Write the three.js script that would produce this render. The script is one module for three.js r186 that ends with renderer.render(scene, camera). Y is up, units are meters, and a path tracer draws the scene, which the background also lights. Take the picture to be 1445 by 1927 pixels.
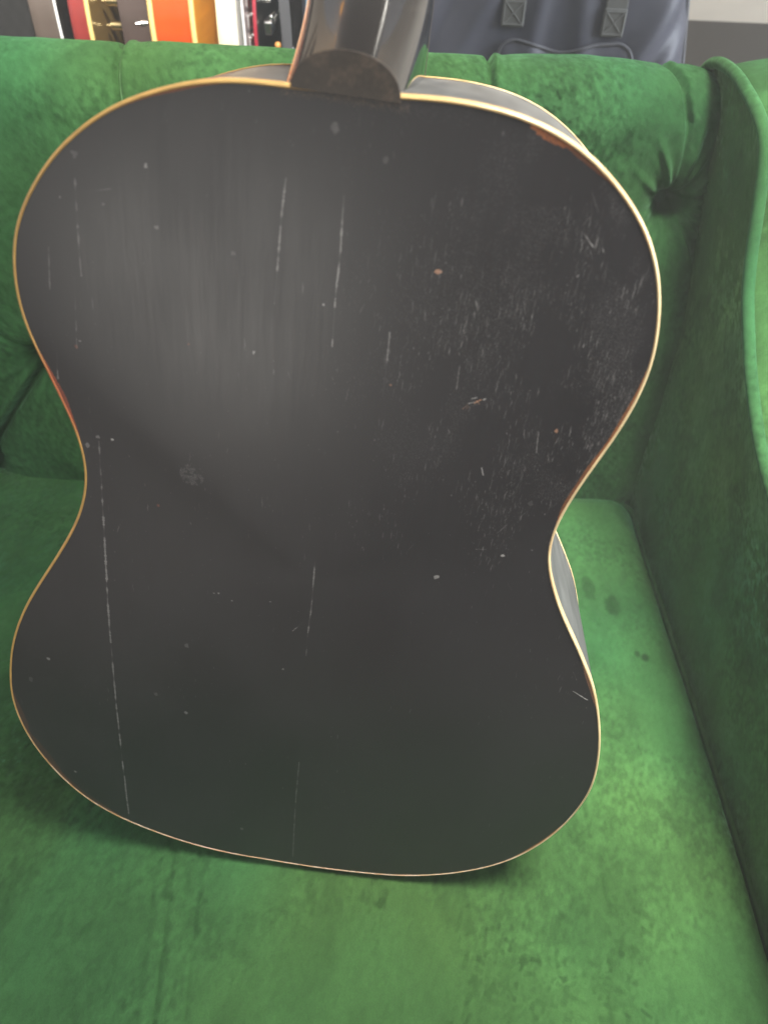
import * as THREE from 'three';
import { mergeGeometries } from 'three/addons/utils/BufferGeometryUtils.js';
import { RoundedBoxGeometry } from 'three/addons/geometries/RoundedBoxGeometry.js';
import { RectAreaLightUniformsLib } from 'three/addons/lights/RectAreaLightUniformsLib.js';

// ---------------------------------------------------------------- camera, light, exposure
const scene = new THREE.Scene();
const camera = new THREE.PerspectiveCamera(71.03, 0.75, 0.02, 30);
camera.position.set(0, 1.015, 0);
camera.matrixAutoUpdate = true;
camera.quaternion.setFromRotationMatrix(new THREE.Matrix4().set(
  0.998547, -0.052456, 0.012341, 0,
  0.028377, 0.706537, 0.707107, 0,
  -0.045811, -0.705729, 0.706999, 0,
  0, 0, 0, 1));
camera.focus = 0.42;
camera.userData.fStop = 9;
scene.fog = new THREE.FogExp2(new THREE.Color(0.92, 0.93, 0.92), 0.044);   // the hazy daylight of the shop
const renderer = new THREE.WebGLRenderer({ antialias: true });
renderer.toneMapping = THREE.LinearToneMapping;
renderer.toneMappingExposure = 1.3;
renderer.shadowMap.enabled = true;
scene.background = new THREE.Color().setRGB(0.45, 0.47, 0.51);        // dim light of the shop around the sofa
RectAreaLightUniformsLib.init();
function spot(name, at, to, intensity, angle, size, colour) {
  const l = new THREE.SpotLight(new THREE.Color().setRGB(...colour), intensity, 0, angle, 1, 2);
  l.name = name; l.position.set(...at); l.target.position.set(...to); l.shadow.radius = size / 0.02; l.castShadow = true; l.target.name = name + '_target';
  scene.add(l, l.target); return l;
}
const LAMPS = [
  { at: [0.31, 1.85, -0.24], to: [0.22, 0.45, -0.38], i: 16, angle: 0.58, size: 0.2, r: 0.22 },
  { at: [0.12, 2.35, 0.15], to: [-0.32, 0.78, -1.16], i: 34, angle: 0.27, size: 0.1, r: 0.11 },
];
LAMPS.forEach((l, k) => spot('lamp_light_' + k, l.at, l.to, l.i, l.angle, l.size, k ? [1, 0.975, 0.93] : [1, 0.965, 0.87]));
const DOOR = { at: [-1.3, 0.6, 2.66], w: 1.5, h: 1.2 };
const doorLight = new THREE.RectAreaLight(new THREE.Color().setRGB(1, 0.95, 0.87), 3.4, DOOR.w, DOOR.h);
doorLight.name = 'glazed_door_daylight'; doorLight.position.set(...DOOR.at); doorLight.lookAt(DOOR.at[0], DOOR.at[1], 0); scene.add(doorLight);

const SHOP = { at: [1.8, 1.35, -0.55], w: 1.3, h: 1.0 };
const shopLight = new THREE.RectAreaLight(new THREE.Color().setRGB(0.86, 0.93, 1), 9, SHOP.w, SHOP.h);
shopLight.name = 'side_window_daylight'; shopLight.position.set(...SHOP.at); shopLight.lookAt(0, 0.95, -0.4); scene.add(shopLight);
const AMBER = [[-0.09, 2.25, -1.22], [-0.08, 2.36, -1.60]];
for (const p of AMBER) { const l = new THREE.PointLight(new THREE.Color().setRGB(1, 0.55, 0.15), 0.5); l.name = 'amber_lamp_glow'; l.position.set(...p); scene.add(l); }

// ---------------------------------------------------------------- small tools
function rng(seed) { let a = seed >>> 0; return () => { a = (a + 0x6D2B79F5) | 0; let t = Math.imul(a ^ (a >>> 15), 1 | a); t = (t + Math.imul(t ^ (t >>> 7), 61 | t)) ^ t; return ((t ^ (t >>> 14)) >>> 0) / 4294967296; }; }
const sm = (a, b, x) => { const t = Math.min(1, Math.max(0, (x - a) / (b - a))); return t * t * (3 - 2 * t); };
const lerp = (a, b, t) => a + (b - a) * t;
const clamp = (x, a, b) => Math.min(b, Math.max(a, x));
function lattice(seed, n) { const r = rng(seed), a = new Float32Array(n * n); for (let i = 0; i < a.length; i++) a[i] = r(); return a; }
const LAT = [lattice(11, 256), lattice(22, 256), lattice(33, 256)];
function vnoise(x, y, k = 0, px = 256, py = 256) {                     // value noise with period px, py
  const L = LAT[k], x0 = Math.floor(x), y0 = Math.floor(y), fx = x - x0, fy = y - y0;
  const ux = fx * fx * (3 - 2 * fx), uy = fy * fy * (3 - 2 * fy);
  const w = (v, p) => ((v % p) + p) % p & 255;
  const a = w(x0, px), b = w(x0 + 1, px), c = w(y0, py) << 8, d = w(y0 + 1, py) << 8;
  return lerp(lerp(L[a + c], L[b + c], ux), lerp(L[a + d], L[b + d], ux), uy);
}
function fbm(x, y, o, k = 0, p = 256) { let s = 0, a = 0.5, n = 0; for (let i = 0; i < o; i++) { s += a * vnoise(x, y, (k + i) % 3, p, p); n += a; a *= 0.5; x *= 2; y *= 2; p *= 2; } return s / n; }
const enc = (v) => { v = clamp(v, 0, 1); return 255 * (v <= 0.0031308 ? v * 12.92 : 1.055 * v ** (1 / 2.4) - 0.055); };
function tex(w, h, fill, srgb = true, repeat = true) {
  const d = new Uint8Array(w * h * 4);
  for (let y = 0; y < h; y++) for (let x = 0; x < w; x++) { const c = fill(x / w, y / h, x, y), i = 4 * (y * w + x); d[i] = srgb ? enc(c[0]) : 255 * clamp(c[0], 0, 1); d[i + 1] = srgb ? enc(c[1]) : 255 * clamp(c[1], 0, 1); d[i + 2] = srgb ? enc(c[2]) : 255 * clamp(c[2], 0, 1); d[i + 3] = 255; }
  const t = new THREE.DataTexture(d, w, h); t.magFilter = THREE.LinearFilter; t.minFilter = THREE.LinearFilter;
  if (srgb) t.colorSpace = THREE.SRGBColorSpace;
  if (repeat) t.wrapS = t.wrapT = THREE.RepeatWrapping;
  t.needsUpdate = true; return t;
}
const taken = {};
function numbered(n) { const k = taken[n] = (taken[n] ?? -1) + 1; return k ? n + '_' + String(k).padStart(3, '0') : n; }
function thing(name, label, category, pos = [0, 0, 0], group) {
  const o = new THREE.Group(); o.name = numbered(name); o.position.set(...pos); o.userData = { label, category };
  if (group) o.userData.group = group;
  scene.add(o); return o;
}
function part(name, geo, mat, parent, label) {
  const m = new THREE.Mesh(Array.isArray(geo) ? mergeGeometries(geo.map((g) => g.index ? g.toNonIndexed() : g)) : geo, mat);
  m.name = name; m.castShadow = m.receiveShadow = true; if (label) m.userData.label = label;
  parent.add(m); return m;
}
function structure(name, geo, mat, label) { const m = part(name, geo, mat, scene); m.userData = { kind: 'structure', label }; return m; }
// a grid of points f(i, j) -> [x, y, z, u, v, ...colour] as an indexed smooth surface
function grid(ni, nj, f, { flip = false, closeI = false, colour = false } = {}) {
  const P = new Float32Array(ni * nj * 3), U = new Float32Array(ni * nj * 2), C = colour ? new Float32Array(ni * nj * 3) : null, I = [];
  for (let j = 0; j < nj; j++) for (let i = 0; i < ni; i++) { const q = f(i, j), k = j * ni + i; P.set([q[0], q[1], q[2]], 3 * k); U.set([q[3] ?? 0, q[4] ?? 0], 2 * k); if (C) C.set([q[5], q[6], q[7]], 3 * k); }
  for (let j = 0; j < nj - 1; j++) for (let i = 0; i < ni - (closeI ? 0 : 1); i++) { const a = j * ni + i, b = j * ni + (i + 1) % ni, c = a + ni, d = b + ni; flip ? I.push(a, c, b, b, c, d) : I.push(a, b, c, b, d, c); }
  const g = new THREE.BufferGeometry(); g.setAttribute('position', new THREE.BufferAttribute(P, 3)); g.setAttribute('uv', new THREE.BufferAttribute(U, 2));
  if (C) g.setAttribute('color', new THREE.BufferAttribute(C, 3));
  g.setIndex(I); g.computeVertexNormals(); return g;
}
const V = (x, y, z) => new THREE.Vector3(x, y, z);
function tube(pts, r, seg = 120, sides = 8, closed = false) { return new THREE.TubeGeometry(new THREE.CatmullRomCurve3(pts, closed, 'centripetal'), seg, r, sides, closed); }
function rbox(w, h, d, r = 0.004, at = [0, 0, 0]) { const g = new RoundedBoxGeometry(w, h, d, 3, r); g.translate(...at); return g; }

// ---------------------------------------------------------------- materials
// crushed velvet: patches of nap brushed one way or the other, with the fine grain of the pile; one tile is 0.6 m
const NAP = (() => {
  const n = 1024, a = new Float32Array(n * n);
  for (let y = 0; y < n; y++) for (let x = 0; x < n; x++) {
    const u = x / n, v = y / n, wx = fbm(u * 5, v * 5, 3, 0, 5) - 0.5, wy = fbm(u * 5, v * 5, 3, 1, 5) - 0.5;
    const big = fbm(u * 4 + wx * 1.6, v * 4 + wy * 1.6, 4, 2, 4);
    const streak = fbm(u * 24 + wx * 5, v * 10 + wy * 4, 3, 1, 0x1000000) ;
    const fine = fbm(u * 96, v * 64, 2, 0, 0x1000000);
    a[y * n + x] = 0.46 * sm(0.36, 0.64, big) + 0.34 * sm(0.25, 0.75, streak) + 0.20 * fine;
  }
  // blend the tile's borders so that it repeats without a seam
  const b = new Float32Array(n * n), m = 96;
  for (let y = 0; y < n; y++) for (let x = 0; x < n; x++) {
    const tx = x < m ? x / m : 1, ty = y < m ? y / m : 1, g = (xx, yy) => a[((yy + n) % n) * n + (xx + n) % n];
    const mx = (yy) => tx < 1 ? lerp(g(n - 1 - x, yy), g(x, yy), 0.5 + 0.5 * tx) : g(x, yy);
    b[y * n + x] = ty < 1 ? lerp(mx(n - 1 - y), mx(y), 0.5 + 0.5 * ty) : mx(y);
  }
  return b;
})();
const pile = rng(5);
const PILE = new Float32Array(1024 * 1024); for (let y = 0; y < 1024; y++) for (let x = 0; x < 1024; x++) { const u = x / 1024, v = y / 1024, f = fbm(u * 190 + v * 70, v * 120 - u * 50, 2, 1, 0x100000), c = sm(0.4, 0.66, fbm(u * 7, v * 7, 3, 2, 7)); PILE[y * 1024 + x] = clamp(0.5 + (0.4 + 0.9 * c) * (f - 0.5) + 0.35 * (pile() - 0.5), 0, 1.4); }
const velvetColour = tex(1024, 1024, (u, v, x, y) => {
  const t = NAP[y * 1024 + x], hue = fbm(u * 3, v * 3, 3, 1, 3), k = lerp(0.72, 1.2, t) * (0.72 + 0.56 * PILE[y * 1024 + x]);
  return [lerp(0.027, 0.052, hue) * k, 0.116 * k, lerp(0.044, 0.030, hue) * k];
});
const velvetSheen = tex(1024, 1024, (u, v, x, y) => {
  const t = NAP[y * 1024 + x], hue = fbm(u * 3, v * 3, 3, 1, 3), k = lerp(0.4, 1.2, t) * (0.7 + 0.6 * PILE[y * 1024 + x]);
  return [lerp(0.16, 0.40, hue) * k, 0.62 * k, lerp(0.38, 0.24, hue) * k];
});
const velvetBump = tex(1024, 1024, (u, v, x, y) => { const t = NAP[y * 1024 + x] * 0.7 + 0.3 * PILE[y * 1024 + x]; return [t, t, t]; }, false);
// the way the pile leans: brushed strokes that meet along soft borders
const velvetLean = tex(1024, 1024, (u, v) => {
  const wx = fbm(u * 6, v * 6, 3, 0, 6) - 0.5, wy = fbm(u * 6, v * 6, 3, 2, 6) - 0.5, f = (a, b, k, p) => fbm(a * p + wx * 1.4, b * p + wy * 1.4, 4, k, p) - 0.5;
  const a = 0.5 + 1.8 * sm(0.42, 0.68, fbm(u * 5 + wy, v * 5 + wx, 3, 1, 5)), d = a * (fbm(u * 150 + v * 60 + wx * 9, v * 110 - u * 40 + wy * 9, 2, 2, 0x100000) - 0.5);
  const nx = 1.1 * f(u, v, 0, 8) + d, ny = 1.1 * f(u, v, 1, 8) + 0.8 * d, l = Math.hypot(nx, ny, 1);
  return [0.5 + 0.5 * nx / l, 0.5 + 0.5 * ny / l, 0.5 + 0.5 / l];
}, false);
function velvet(scale, ou = 0, ov = 0) {
  const r = (t) => { const c = t.clone(); c.repeat.set(scale, scale); c.offset.set(ou, ov); c.needsUpdate = true; return c; };
  return new THREE.MeshPhysicalMaterial({ color: 0xffffff, map: r(velvetColour), roughness: 0.95, specularIntensity: 0.25, sheen: 0.7, sheenColor: new THREE.Color(1, 1, 1), sheenColorMap: r(velvetSheen), sheenRoughness: 0.75, bumpMap: r(velvetBump), bumpScale: 0.0012, normalMap: r(velvetLean), normalScale: new THREE.Vector2(0.7, 0.7) });
}
const seatVelvet = velvet(1 / 0.6), backVelvet = velvet(1 / 0.6, 0.37, 0.21), armVelvet = velvet(1 / 0.6, 0.13, 0.58);
seatVelvet.color.setRGB(1.05, 0.95, 0.9); armVelvet.color.setRGB(1.1, 0.95, 0.85); armVelvet.normalScale.set(0.5, 0.5); armVelvet.bumpScale = 0.0007;
const tubeVelvet = velvet(1); tubeVelvet.normalMap = null; tubeVelvet.color.setRGB(0.8, 0.8, 0.8); for (const k of ['map', 'sheenColorMap', 'bumpMap']) tubeVelvet[k].repeat.set(1.6, 0.05);
const pipingVelvet = new THREE.MeshPhysicalMaterial({ color: new THREE.Color().setRGB(0.03, 0.12, 0.05), roughness: 0.85, sheen: 1, sheenColor: new THREE.Color().setRGB(0.2, 0.5, 0.3), sheenRoughness: 0.6 });

// ---------------------------------------------------------------- the room: floor and wall
const floorTex = tex(512, 512, (u, v) => { const n = fbm(u * 40, v * 4, 4, 0, 0x100000), k = 0.7 + 0.6 * n; return [0.36 * k, 0.28 * k, 0.22 * k]; });
const floorMat = new THREE.MeshStandardMaterial({ map: floorTex, roughness: 0.5 });
structure('floor', (() => { const g = new THREE.PlaneGeometry(9, 9); g.rotateX(-Math.PI / 2); g.translate(0, 0, 1.5); return g; })(), floorMat, 'brown wooden floor under the sofa');
const wallTex = tex(512, 512, (u, v) => { const n = fbm(u * 7, v * 7, 5, 0, 7), f = vnoise(u * 200, v * 200, 1); const k = 0.86 + 0.2 * n + 0.05 * f; return [0.82 * k, 0.75 * k, 0.63 * k]; });
structure('wall', (() => { const g = new THREE.BoxGeometry(6, 3, 0.1); g.translate(0, 1.5, -2.25); return g; })(), new THREE.MeshStandardMaterial({ map: wallTex, roughness: 0.9 }), 'cream plaster wall far behind the sofa');

// ---------------------------------------------------------------- the sofa
const sofa = thing('sofa', 'green velvet sofa with button tufted back, filling the picture around the guitar', 'sofa', [-0.3, 0, -0.35]);
const SO = [-0.3, 0, -0.35];
const toSofa = (g) => { g.translate(-SO[0], -SO[1], -SO[2]); return g; };

// backrest: a profile in (y, z) that leans back and rolls over the top, pulled in by buttons, pleats and channels
const buttons = [[0.240, 0.757], [0.070, 0.752], [-0.085, 0.752], [-0.240, 0.752], [-0.530, 0.752], [-0.372, 0.588], [-0.472, 0.462]];
const channels = [
  [[0.208, 1.02], [0.210, 0.90], [0.223, 0.865], [0.231, 0.83], [0.235, 0.80], [0.240, 0.757]],
  [[0.055, 1.02], [0.062, 0.86], [0.070, 0.752]], [[-0.090, 1.02], [-0.087, 0.86], [-0.085, 0.752]], [[-0.247, 1.02], [-0.243, 0.86], [-0.240, 0.752]],
  [[-0.55, 1.02], [-0.53, 0.752]], [[-0.53, 0.752], [-0.372, 0.588]], [[-0.372, 0.588], [-0.240, 0.752]], [[-0.372, 0.588], [-0.472, 0.462]], [[-0.472, 0.462], [-0.485, 0.36]], [[-0.472, 0.462], [-0.455, 0.36]],
  [[-0.62, 0.60], [-0.472, 0.462]],
];
channels[5].weight = 0.45; channels[6].weight = 0.6; channels[7].weight = 1.7; channels[8].weight = channels[9].weight = 1.4;
const wr = rng(77), wrinkles = [];
for (const [k, [bx, by]] of buttons.entries()) {
  const n = k === 0 ? 17 : 13;
  for (let i = 0; i < n; i++) wrinkles.push({ bx, by, t: (i + 0.7 * (wr() - 0.5)) / n * Math.PI * 2, l: 0.03 + 0.055 * wr(), a: 0.0014 + 0.003 * wr(), w: 0.0018 + 0.0014 * wr(), c: (wr() - 0.5) * 6 });
}
for (const [t, l] of [[1.95, 0.075], [1.72, 0.085], [1.45, 0.09], [1.25, 0.06], [0.75, 0.075], [0.55, 0.06], [0.22, 0.08], [-0.1, 0.07], [-0.35, 0.075], [-0.65, 0.06], [-0.95, 0.07]]) wrinkles.push({ bx: 0.240, by: 0.757, t, l, a: 0.0085, w: 0.0024, c: (wr() - 0.5) * 3 });
function segDist(x, y, a, b) { const dx = b[0] - a[0], dy = b[1] - a[1], t = clamp(((x - a[0]) * dx + (y - a[1]) * dy) / (dx * dx + dy * dy), 0, 1); return Math.hypot(x - a[0] - t * dx, y - a[1] - t * dy); }
function tuft(x, y) {                                                  // how far the face is pulled in at (x, height)
  let pit = 0, near = 1, groove = 0;
  for (const [bx, by] of buttons) { const r = Math.hypot(x - bx, (y - by) * 0.95); pit = Math.max(pit, 0.042 * Math.exp(-((r / 0.0165) ** 1.8)) + 0.024 * Math.exp(-r / 0.05)); near = Math.min(near, r); }
  for (const c of channels) for (let i = 0; i < c.length - 1; i++) {
    const a = c[i], b = c[i + 1], d = segDist(x, y, a, b), top = c[0][1] > 1, k = (top ? lerp(1, 0.6, sm(0.78, 0.9, y)) : 1.3) * (c.weight ?? 1);
    const side = Math.sign((b[0] - a[0]) * (y - a[1]) - (b[1] - a[1]) * (x - a[0])) * (top ? 1 : -1), sd = d * side;
    const q = k * (0.0066 * Math.exp(-((d / 0.0026) ** 2)) + 0.0055 * Math.exp(-d / 0.022) - 0.0042 * Math.exp(-(((sd - 0.0062) / 0.0034) ** 2)));
    if (Math.abs(q) > Math.abs(groove)) groove = q;
  }
  let w = 0;
  for (const q of wrinkles) {
    const dx = x - q.bx, dy = y - q.by, r = Math.hypot(dx, dy); if (r > 0.11) continue;
    const al = dx * Math.cos(q.t) + dy * Math.sin(q.t), pe = -dx * Math.sin(q.t) + dy * Math.cos(q.t) + q.c * al * al; if (al < 0) continue;
    w += q.a * Math.exp(-((pe / (q.w + al * 0.018)) ** 2)) * sm(0.006, 0.018, al) * (1 - sm(q.l * 0.5, q.l, al));
  }
  const soft = 0.005 * (fbm(x * 9 + 40, y * 9 + 40, 3) - 0.5) + 0.0016 * (fbm(x * 38 + 9, y * 38, 2, 1) - 0.5);
  return pit + groove - w + soft;
}
const skew = (x) => 0.048 * (0.23 - x);                                // the backrest runs a little askew to the arms
const prof = [];
for (let i = 0; i <= 20; i++) prof.push([lerp(0.34, 0.815, i / 20), lerp(-0.603, -0.6555, i / 20)]);
for (let i = 1; i <= 24; i++) { const t = Math.PI * i / 24; prof.push([0.8155 + 0.05 * Math.sin(t), -0.7055 + 0.05 * Math.cos(t)]); }
for (let i = 1; i <= 8; i++) prof.push([lerp(0.8155, 0.2, i / 8), lerp(-0.7555, -0.775, i / 8)]);
const plen = [0]; for (let i = 1; i < prof.length; i++) plen.push(plen[i - 1] + Math.hypot(prof[i][0] - prof[i - 1][0], prof[i][1] - prof[i - 1][1]));
function onProf(s) { let i = 1; while (i < prof.length - 1 && plen[i] < s) i++; const t = (s - plen[i - 1]) / (plen[i] - plen[i - 1]), a = prof[i - 1], b = prof[i], dy = b[0] - a[0], dz = b[1] - a[1], l = Math.hypot(dy, dz); return [lerp(a[0], b[0], t), lerp(a[1], b[1], t), -dz / l * -1, dy / l]; }
// smooth normals for the profile: sample either side
function profAt(s) { const a = onProf(Math.max(0, s - 0.006)), b = onProf(s + 0.006), c = onProf(s), dy = b[0] - a[0], dz = b[1] - a[1], l = Math.hypot(dy, dz) || 1; return [c[0], c[1], -dz / l, dy / l]; }
{
  const x0 = -0.95, x1 = 0.31, ni = 560, sEnd = plen[plen.length - 1], sFine = 0.68, nj1 = 300, nj2 = 20;
  const ss = []; for (let j = 0; j < nj1; j++) ss.push(sFine * j / (nj1 - 1)); for (let j = 1; j <= nj2; j++) ss.push(lerp(sFine, sEnd, j / nj2));
  const rows = ss.map(profAt);
  const xs = []; for (let i = 0; i < ni; i++) { const t = i / (ni - 1); xs.push(t < 0.18 ? lerp(x0, -0.56, t / 0.18) : lerp(-0.56, x1, (t - 0.18) / 0.82)); }
  const g = grid(ni, ss.length, (i, j) => {
    const x = xs[i], [y, z, ny, nz] = rows[j], h = 0.34 + ss[j] / 1.006;
    const end = sm(0.20, 0.31, x), d = tuft(x, h) * (1 - sm(0.66, 0.75, ss[j])) + 0.035 * end * end * sm(0.6, 0.85, h) + 0.008 * sm(0.258, 0.285, x);
    return [x, y - ny * d, z - nz * d + skew(x), x, h];
  });
  part('backrest', toSofa(g), backVelvet, sofa);
}
const btn = new THREE.SphereGeometry(0.0075, 20, 12); btn.scale(1, 1, 0.5);
for (const [bx, by] of buttons) {
  const s = (by - 0.34) * 1.006, [y, z, ny, nz] = profAt(s), d = 0.066, m = part('button', btn, pipingVelvet, sofa);
  m.position.set(bx - SO[0], y - ny * d - SO[1], z - nz * d + skew(bx) - SO[2]); m.rotation.x = -0.11;
}

// seat cushion with a rounded back corner, soft crown, creases and piping round its edge
const CU = { x0: -0.95, x1: 0.281, z0: -0.622, z1: 0.03, r: 0.03, y: 0.449 };
const SMUDGE = [[0.202, -0.47, 0.007, 0.017, 0.35], [0.223, -0.449, 0.008, 0.013, 0.4], [0.236, -0.394, 0.003, 0.004, 0.5], [0.243, -0.390, 0.004, 0.005, 0.6]];
const creases = [[[-0.155, -0.235], [-0.145, -0.16], 0.0020], [[-0.145, -0.16], [-0.128, 0.0], 0.0024], [[-0.128, -0.19], [-0.108, 0.0], 0.0018], [[0.02, -0.21], [0.03, 0.0], 0.0009], [[0.155, -0.27], [0.165, -0.17], 0.0011], [[-0.13, -0.215], [-0.215, -0.12], 0.0010], [[0.07, -0.22], [0.13, -0.13], 0.0008], [[-0.20, -0.25], [-0.13, -0.235], 0.0012]];
{
  const dens = (n, a, b, e) => { const o = []; for (let i = 0; i <= 16; i++) o.push(a + e * (1 - Math.cos(Math.PI / 2 * i / 16))); for (let i = 1; i < n; i++) o.push(lerp(a + e, b - e, i / n)); for (let i = 0; i <= 16; i++) o.push(b - e + e * Math.sin(Math.PI / 2 * i / 16)); return o; };
  const R = CU.r, xs = dens(820, CU.x0, CU.x1, R), zs = dens(420, CU.z0, CU.z1, R);
  const side = 0.03, slope = (z) => lerp(-0.004, 0.006, sm(-0.6, -0.2, z));      // the right edge flares a little towards the front
  const top = (x, z) => {
    let px = x, pz = z;
    const cx = x > CU.x1 - R ? CU.x1 - R : x < CU.x0 + R ? CU.x0 + R : null, cz = z > CU.z1 - R ? CU.z1 - R : z < CU.z0 + R ? CU.z0 + R : null;
    let dEdge = Math.min(x - CU.x0, CU.x1 - x, z - CU.z0, CU.z1 - z);
    if (cx !== null && cz !== null) { const a = x - cx, b = z - cz, m = Math.max(Math.abs(a), Math.abs(b)), l = Math.hypot(a, b) || 1; px = cx + a * m / l; pz = cz + b * m / l; dEdge = R - m; }
    const e = dEdge < R ? R - Math.sqrt(Math.max(0, R * R - (R - dEdge) ** 2)) : 0;
    let y = CU.y - e * 0.9 + 0.010 * sm(0, 0.26, dEdge) + 0.005 * (fbm(px * 6 + 7, pz * 6 + 3, 3) - 0.5) + 0.0014 * (fbm(px * 30 + 7, pz * 30 + 3, 2, 1) - 0.5);
    for (const [a, b, k] of creases) { const d = segDist(px, pz, a, b); const m = vnoise(px * 60, pz * 60, 2); y -= 1.5 * k * (0.3 + 0.8 * m) * (0.7 * Math.exp(-(((d + 0.002 * m) / 0.0028) ** 2)) - 0.6 * Math.exp(-(((d - 0.006) / 0.004) ** 2))); }
    // the guitar's tail sinks in a little
    const gx = px + 0.03, gz = pz + 0.30; y -= 0.011 * Math.exp(-((gx / 0.15) ** 2 + (gz / 0.065) ** 2));
    return [px + slope(pz) * sm(0, 0.28, px), y, pz];
  };
  const g = grid(xs.length, zs.length, (i, j) => { const [x, y, z] = top(xs[i], zs[j]); // dark smudges where the pile is pressed flat, right of the guitar
    let m = 0; for (const [sx, sz, rx, rz, k] of SMUDGE) m = Math.max(m, k * sm(1.15, 0.7, Math.hypot((x - sx) / rx, (z - sz) / rz) + 0.5 * (fbm(x * 160, z * 160, 3) - 0.5)));
    return [x, y, z, x, z, 1 - m, 1 - m, 1 - m]; }, { flip: true, colour: true });
  const cushionVelvet = seatVelvet.clone(); cushionVelvet.vertexColors = true; cushionVelvet.normalScale.set(1.1, 1.1);
  const cush = part('seat_cushion', toSofa(g), cushionVelvet, sofa);
  const rim = [], rimLow = [], N = 40;
  for (let i = 0; i <= N; i++) rim.push([lerp(CU.x0 + R, CU.x1 - R, i / N), CU.z0]);
  for (let i = 1; i < 10; i++) { const t = Math.PI / 2 * i / 10; rim.push([CU.x1 - R + R * Math.sin(t), CU.z0 + R - R * Math.cos(t)]); }
  for (let i = 0; i <= N; i++) rim.push([CU.x1, lerp(CU.z0 + R, CU.z1 - R, i / N)]);
  for (let i = 1; i < 10; i++) { const t = Math.PI / 2 * i / 10; rim.push([CU.x1 - R + R * Math.cos(t), CU.z1 - R + R * Math.sin(t)]); }
  for (let i = 0; i <= N; i++) rim.push([lerp(CU.x1 - R, CU.x0, i / N), CU.z1]);
  const rimPts = rim.map(([x, z]) => [x + slope(z) * sm(0, 0.28, x), z]);
  const yEdge = CU.y - R * 0.9;
  part('piping', toSofa(tube(rimPts.map(([x, z]) => V(x + (x > 0.24 ? 0.0035 : 0), yEdge + 0.0075, z - (z < -0.58 ? 0.002 : 0))), 0.0036, 420, 8)), tubeVelvet, cush);
  part('cushion_border', toSofa(grid(rimPts.length, 2, (i, j) => [rimPts[i][0], j ? yEdge - 0.10 : yEdge, rimPts[i][1], i * 0.02, j * 0.1])), seatVelvet, cush);
}
part('seat_base', toSofa(rbox(1.25, 0.22, 0.64, 0.015, [-0.325, 0.205, -0.305])), seatVelvet, sofa);

// right arm: swooped outline with piping along its inner edge
const armLine = [[-0.80, 0.82], [-0.76, 0.838], [-0.731, 0.852], [-0.715, 0.861], [-0.692, 0.867], [-0.650, 0.869], [-0.623, 0.866], [-0.598, 0.862], [-0.579, 0.857], [-0.566, 0.852], [-0.558, 0.845], [-0.549, 0.832], [-0.543, 0.818], [-0.537, 0.804], [-0.525, 0.776], [-0.511, 0.754], [-0.493, 0.737], [-0.472, 0.719], [-0.448, 0.703], [-0.425, 0.690], [-0.395, 0.679], [-0.34, 0.664], [-0.26, 0.652], [-0.16, 0.646], [-0.06, 0.640], [-0.01, 0.622], [0.02, 0.58], [0.03, 0.5], [0.03, 0.38]];
const armCurve = new THREE.CatmullRomCurve3(armLine.map(([z, y]) => V(0, y, z)), false, 'centripetal');
{
  const N = 260, pts = armCurve.getSpacedPoints(N - 1), innerX = (y) => 0.288 - 0.09 * (y - 0.45);
  const tan = pts.map((p, i) => { const a = pts[Math.max(0, i - 2)], b = pts[Math.min(N - 1, i + 2)], l = Math.hypot(b.y - a.y, b.z - a.z); return [(b.z - a.z) / l, -(b.y - a.y) / l]; });   // outward normal (y, z)
  const pad = (y, z, top) => { const d = Math.max(0, top - y); return 0.006 * (1 - Math.exp(-d / 0.05)) * (fbm(y * 6 + 3, z * 6 + 9, 3) - 0.5) + 0.0015 * (fbm(y * 28, z * 28 + 9, 2, 1) - 0.5); };
  const inner = grid(N, 120, (i, j) => {
    const p = pts[i], lo = 0.33, t = 1 - (1 - j / 119) ** 1.4, y = lerp(lo, p.y, t), z = p.z;
    const x = Math.min(innerX(y) - 0.001 + 0.010 * (1 - Math.exp(-(p.y - y) / 0.04)), 0.279 + 0.010 * sm(-0.6, -0.3, z)) + pad(y, z, p.y);
    return [x, y, z, z, y];
  });
  const arm = part('arm', toSofa(inner), armVelvet, sofa);
  const W = 0.15, K = 44;
  const outer = grid(N, K, (i, j) => {
    const p = pts[i], [ny, nz] = tan[i], t = j / (K - 1), x0 = innerX(p.y) + 0.005;
    if (t < 0.75) { const q = t / 0.75, bulge = 0.013 * Math.sin(Math.PI * clamp(q * 1.02, 0, 1)) ** 0.6 - 0.006 + 0.004 * (fbm(q * 2, i * 0.03, 3) - 0.5); return [x0 + W * q, p.y + ny * bulge, p.z + nz * bulge, x0 + W * q, i * 0.005]; }
    const q = (t - 0.75) / 0.25; return [x0 + W + 0.006 * Math.sin(Math.PI * q), lerp(p.y - ny * 0.006, 0.1, q), p.z - nz * 0.006 * (1 - q), i * 0.005, q];
  });
  part('arm_top', toSofa(outer), armVelvet, arm);
  part('piping', toSofa(tube(pts.filter((_, i) => i % 3 === 0).map((p, i) => { const k = i * 3, [ny, nz] = tan[k]; return V(innerX(p.y) - 0.001, p.y - ny * 0.001, p.z - nz * 0.001); }), 0.0046, 320, 10)), tubeVelvet, arm);
}

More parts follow.
